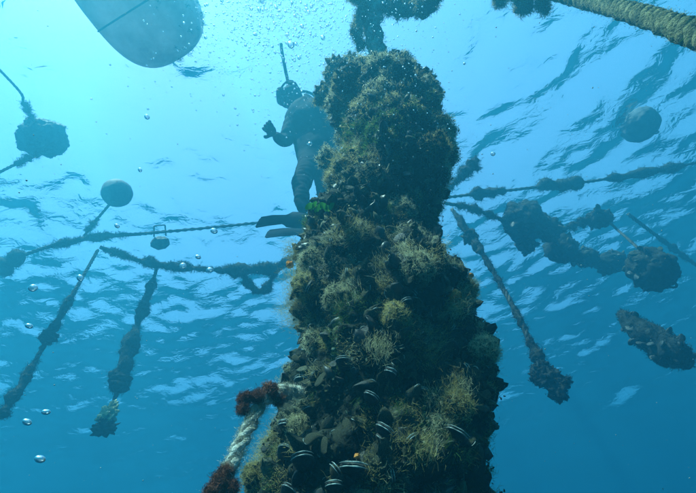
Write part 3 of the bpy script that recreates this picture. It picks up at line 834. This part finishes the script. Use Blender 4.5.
# ---------------------------------------------------------------- the diver
def skin_body(name, joints, edges, mat, parent, sub=2, root=0, fold=0.0):
    me = bpy.data.meshes.new(name + '_skeleton')
    me.from_pydata([j[0] for j in joints], edges, [])
    o = bpy.data.objects.new(name, me); col.objects.link(o)
    md = o.modifiers.new('skin', 'SKIN'); md.use_smooth_shade = True
    for k, sv in enumerate(me.skin_vertices[0].data):
        rr = joints[k][1]
        sv.radius = rr if isinstance(rr, tuple) else (rr, rr)
        sv.use_root = (k == root)
    s = o.modifiers.new('sub', 'SUBSURF'); s.levels = sub; s.render_levels = sub
    dg = bpy.context.evaluated_depsgraph_get()
    ev = bpy.data.meshes.new_from_object(o.evaluated_get(dg))
    bpy.data.objects.remove(o)
    if fold:   # wetsuit folds
        for v in ev.vertices:
            q = v.co * 9
            v.co += v.normal * (fold * (0.6 * noise.noise(q) + 0.7 * (0.25 - abs(noise.noise(Vector((q.x, q.y, q.z * 2.4)) * 1.3)))))
    ev.materials.clear(); ev.materials.append(mat)
    for p in ev.polygons: p.use_smooth = True
    o = link_mesh(name, ev, parent)
    return o
pelvis = P(322, 157, 2.78)
diver = empty('person', pelvis, 'diver in dark wetsuit upright below the surface, one forearm raised, fins on', 'person')
def J(px, py, d, rr): return ((P(px, py, d) - pelvis)[:], rr)
joints = [J(322, 157, 2.78, 0.155),      # 0 pelvis
          J(316, 141, 2.90, 0.135),      # 1 waist
          J(309, 124, 3.02, 0.185),      # 2 chest
          J(303, 110, 3.12, 0.105),      # 3 neck base
          J(298, 104, 3.16, 0.065),      # 4 neck
          J(291, 97, 3.20, 0.098),       # 5 head
          J(289, 91, 3.26, 0.088),       # 6 crown
          J(295, 119, 3.02, 0.095),      # 7 near shoulder
          J(291, 131, 2.92, 0.062),      # 8
          J(285, 143, 2.84, 0.050),      # 9 elbow
          J(279, 139, 2.78, 0.044),      # 10 forearm
          J(275, 134, 2.74, 0.030),      # 11 wrist
          J(322, 112, 3.16, 0.085),      # 12 far shoulder
          J(333, 124, 3.12, 0.060),      # 13
          J(338, 138, 3.02, 0.048),      # 14 far elbow
          J(330, 146, 2.92, 0.038),      # 15 far forearm
          J(311, 164, 2.66, 0.088),      # 16 near thigh top
          J(304, 176, 2.50, 0.068),      # 17
          J(300, 187, 2.38, 0.054),      # 18 knee
          J(302, 199, 2.28, 0.048),      # 19 calf
          J(304, 212, 2.20, 0.032),      # 20 ankle
          J(324, 168, 2.72, 0.092),      # 21 far thigh
          J(325, 181, 2.60, 0.070),      # 22
          J(325, 193, 2.50, 0.055),      # 23 far knee
          J(327, 210, 2.45, 0.048),      # 24
          J(327, 228, 2.40, 0.034)]      # 25 far ankle
edges = [(0, 1), (1, 2), (2, 3), (3, 4), (4, 5), (5, 6), (2, 7), (7, 8), (8, 9), (9, 10), (10, 11), (2, 12), (12, 13), (13, 14), (14, 15),
         (0, 16), (16, 17), (17, 18), (18, 19), (19, 20), (0, 21), (21, 22), (22, 23), (23, 24), (24, 25)]
skin_body('body', joints, edges, M['neoprene'], diver, 3, 0, 0.022)
# near hand: palm, four fingers and thumb, loosely closed
def hand(wrist, fwd, side, nrm, name):
    w0 = wrist
    js = [(w0, (0.026, 0.018)), (w0 + fwd * 0.045, (0.038, 0.017)), (w0 + fwd * 0.085, (0.036, 0.014))]
    ed = [(0, 1), (1, 2)]
    for k, (off, ln_) in enumerate([(-0.030, 0.072), (-0.010, 0.082), (0.010, 0.077), (0.029, 0.060)]):
        a0 = w0 + fwd * 0.083 + side * off
        p1 = a0 + fwd * ln_ * 0.4 + nrm * ln_ * 0.10
        p2 = p1 + fwd * ln_ * 0.22 + nrm * ln_ * 0.27
        p3 = p2 + fwd * ln_ * 0.02 + nrm * ln_ * 0.27
        b = len(js)
        js += [(a0, 0.011), (p1, 0.010), (p2, 0.0095), (p3, 0.008)]
        ed += [(2, b), (b, b + 1), (b + 1, b + 2), (b + 2, b + 3)]
    b = len(js)
    t0 = w0 + fwd * 0.03 - side * 0.035; t1 = t0 + fwd * 0.03 - side * 0.025 + nrm * 0.015; t2 = t1 + fwd * 0.03 - side * 0.005 + nrm * 0.02
    js += [(t0, 0.014), (t1, 0.012), (t2, 0.010)]; ed += [(1, b), (b, b + 1), (b + 1, b + 2)]
    return skin_body(name, [((j[0] - pelvis)[:], j[1]) for j in js], ed, M['neoprene'], diver)
wr = P(275, 134, 2.74)
fw = (P(270, 129, 2.70) - wr).normalized(); sd_ = (RT * 0.6 + UP * 0.8); sd_ = (sd_ - fw * sd_.dot(fw)).normalized()
hand(wr, fw, sd_, -fw.cross(sd_), 'hand')
wr2 = P(330, 146, 2.92); fw2 = (P(322, 150, 2.84) - wr2).normalized(); s2_ = (UP - fw2 * UP.dot(fw2)).normalized()
hand(wr2, fw2, s2_, fw2.cross(s2_), 'hand')
# face: mask with lens and strap, nose bridge, regulator, snorkel
hc = P(291, 95, 3.20)
face = (P(276, 100, 3.10) - hc).normalized()
fup = (Vector((0, 0, 1)) - face * face.z).normalized(); fsd = face.cross(fup)
def boxy(name, c, sx_, sy_, sz2, mat, bevel=0.3):
    V0, F0_ = ico(3)
    v = np.sign(V0) * np.abs(V0) ** bevel * np.array([sx_, sy_, sz2])
    Mx = np.array([face[:], fsd[:], fup[:]])
    return add_np(name, v @ Mx + np.array(c), F0_, mat, diver)
boxy('mask_frame', hc + face * 0.074 + fup * 0.025, 0.028, 0.068, 0.036, M['rubber'], 0.6)
boxy('mask_lens', hc + face * 0.100 + fup * 0.027, 0.006, 0.055, 0.026, M['tank'], 0.6)
boxy('nose', hc + face * 0.090 - fup * 0.015, 0.022, 0.015, 0.024, M['rubber'], 0.8)
boxy('mouthpiece', hc + face * 0.090 - fup * 0.055, 0.028, 0.032, 0.022, M['rubber'], 0.7)
for s_ in (-1, 1): boxy('ear_bulge', hc + fsd * 0.088 * s_, 0.022, 0.012, 0.032, M['neoprene'], 0.9)
a = np.linspace(0, 2 * math.pi, 33)
cc = np.array([(hc + face * (0.098 * math.cos(q)) + fsd * (0.096 * math.sin(q)) + fup * 0.02)[:] for q in a])
V, F = tube(cc, 0.008, 6, cap=False); add_np('mask_strap', V, F, M['rubber'], diver)
snC = smooth_path([hc + face * 0.115 - fup * 0.055, P(283, 97, 3.12), P(288, 86, 3.22), P(285, 68, 3.34), P(282, 52, 3.42), P(281, 44, 3.47)], 40)
V, F = tube(snC, 0.0125, 10); add_np('snorkel', V, F, M['rubber'], diver)
# air tank and hose on the back
tC = smooth_path([P(334, 148, 3.0), P(328, 128, 3.14), P(321, 108, 3.30)], 24); trad = np.full(24, 0.085); trad[:3] = [0.04, 0.07, 0.082]; trad[-4:] = [0.082, 0.07, 0.045, 0.02]
V, F = tube(tC, trad, 20); tk = add_np('air_tank', V, F, M['tank'], diver)
V, F = tube(smooth_path([P(321, 108, 3.30), P(319, 102, 3.33)], 6), 0.03, 10); vv = link_mesh('tank_valve', mesh_np('tank_valve', local(V, diver), F, M['rubber']), tk)
V, F = tube(smooth_path([P(319, 103, 3.33), P(312, 94, 3.33), P(300, 92, 3.27), P(288, 102, 3.16), hc + face * 0.115 - fup * 0.055], 40), 0.011, 8); add_np('air_hose', V, F, M['rubber'], diver)
# padded buoyancy vest round the chest
V, F = blob(P(311, 124, 3.03), 0.185, 4, 0.16, 2.2, 5.0, (1.0, 1.0, 1.25))
add_np('buoyancy_vest', V, F, M['rubber'], diver)
# fins
def fin(ankle, tipp, side, wd, name='fin'):
    """foot pocket that widens to a thin ribbed blade"""
    ax_ = (tipp - ankle); L_ = ax_.length; ax_.normalize(); side = (side - ax_ * side.dot(ax_)).normalized(); nn = ax_.cross(side)
    ts = [(-0.10, .028, .030), (0.0, .045, .045), (0.15, .050, .040), (0.32, .055, .022), (0.45, wd * .8, .010), (0.75, wd, .007), (1.0, wd * 1.05, .005), (1.03, wd * .9, .003)]
    V = []
    for t_, w_, h_ in ts:
        c_ = ankle + ax_ * L_ * t_ - UP * (0.05 * t_ * t_ - 0.03 * t_)
        for q in range(12):
            b = 2 * math.pi * q / 12
            V.append((c_ + side * w_ * math.cos(b) + nn * h_ * math.sin(b))[:])
    V = np.array(V); n_ = len(ts)
    q = np.arange(n_ - 1)[:, None] * 12; w = np.arange(12)[None, :]; w2 = (w + 1) % 12
    F = np.stack([(q + w), (q + w2), (q + 12 + w2), (q + 12 + w)], -1).reshape(-1, 4)
    V = np.vstack([V, V[:12].mean(0), V[-12:].mean(0)]); w = np.arange(12); w2 = (w + 1) % 12
    F = np.vstack([F, np.stack([w2, w, w * 0 + len(V) - 2, w * 0 + len(V) - 2], 1), np.stack([(n_ - 1) * 12 + w, (n_ - 1) * 12 + w2, w * 0 + len(V) - 1, w * 0 + len(V) - 1], 1)])
    f_ = add_np(name, V, quads_to_tris(F), M['rubber'], diver)
    for s_ in (-1, 1):
        Vr, Fr = tube(np.array([(ankle + ax_ * L_ * t_ + side * s_ * w_ * 0.92 - UP * (0.05 * t_ * t_ - 0.03 * t_))[:] for t_, w_ in ((.3, .05), (.45, wd * .8), (.75, wd), (1.0, wd * 1.04))]), 0.006, 6)
        link_mesh('side_rib', mesh_np('side_rib', local(Vr, diver), Fr, M['rubber']), f_)
fin(P(306, 221, 2.18), P(259, 219, 2.40), ray(280, 220) * 0.9 + UP, 0.036)
fin(P(326, 233, 2.38), P(268, 231, 2.75), ray(290, 232) * 0.9 + UP, 0.03)

# ---------------------------------------------------------------- bubbles and drifting specks
V0, F0 = ico(3)
BUB = mesh_np('bubble', V0, F0, M['bubble'])
GB = 'air bubbles drifting at the left'
bub = [(27,422,4.2,.5,'upper left one of the two close bubbles near the lower left corner'),(46,412,3.6,.52,'upper right one of the two close bubbles near the lower left corner'),(40,459,4.8,.5,'lowest large silvery bubble at the lower left'),
       (33,288,3.6,.7,'silvery bubble below the thick left end of the long rope'),(29,326,3.2,.7,'bubble beside the left dropper line, above the lower bubbles'),(80,278,3.2,.8,'small bubble touching the left dropper line'),
       (117,226,2.4,.9,'small dark bubble just above the long rope'),(214,231,3.2,.9,'bubble against the thin part of the long rope'),(198,257,2.8,.9,'small bubble above the sagging rope'),
       (183,266,3.0,.9,'bubble in front of the sagging rope, left of another'),(210,270,3.0,.9,'bubble in front of the sagging rope, right of another'),(140,170,2.0,1.2,'tiny dark bubble right above the plain round buoy'),
       (147,117,2.4,1.2,'tiny dark bubble alone in the bright water at the upper left'),(493,154,2.0,1.2,'tiny dark bubble right of the column top in clear water')]
for k, (px, py, rp, d, lb) in enumerate(bub):
    c = P(px, py, d); o = link_mesh('air_bubble', BUB); rr_ = pxr(c, rp)
    o.location = c; o.scale = (rr_ * 1.15, rr_ * 1.1, rr_ * 0.72); o.rotation_euler = (0.3 * math.sin(k), 0.4 * math.cos(k * 2), k)
    tag(o, lb, 'bubble', GB)
V1, F1 = ico(2)
def plume(name, label, cat_n, gen):
    prs = []
    for _ in range(cat_n):
        c, rr_ = gen()
        prs.append((V1 * np.array([rr_, rr_, rr_ * r.uniform(0.6, 1)]) + np.array(c), F1))
    Vp, Fp = join_np(prs)
    return tag(add_np(name, Vp, Fp, M['bubble']), label, 'bubbles', kind='stuff')
def g1():
    y = abs(r.normal(0, 52)) - 12; x = 284 + r.normal(0, 38 + 0.2 * abs(y))
    return P(x, y, r.uniform(2.0, 2.9)), float(np.exp(r.normal(math.log(0.0026), 0.5)))
def g2():
    x = r.normal(385, 42); y = r.uniform(-10, 200)
    return P(x, y, r.uniform(0.9, 1.35)), float(np.exp(r.normal(math.log(0.0011), 0.4)))
plume('bubble_plume', 'cloud of fine rising bubbles above the diver', 2900, g1)
plume('fine_bubbles', 'fine bubbles rising in front of the top of the mussel column', 650, g2)
def g3(): return P(r.uniform(0, 696), r.uniform(0, 493), r.uniform(0.7, 3.0)), r.uniform(0.0005, 0.0012)
prs = []
V4, F4 = ico(1)
for _ in range(900):
    c, rr_ = g3(); prs.append((V4 * rr_ * r.uniform(0.5, 1.4, 3) + np.array(c), F4))
Vp, Fp = join_np(prs)
tag(add_np('drifting_specks', Vp, Fp, M['lip']), 'tiny pale specks suspended in the water', 'specks', kind='stuff')
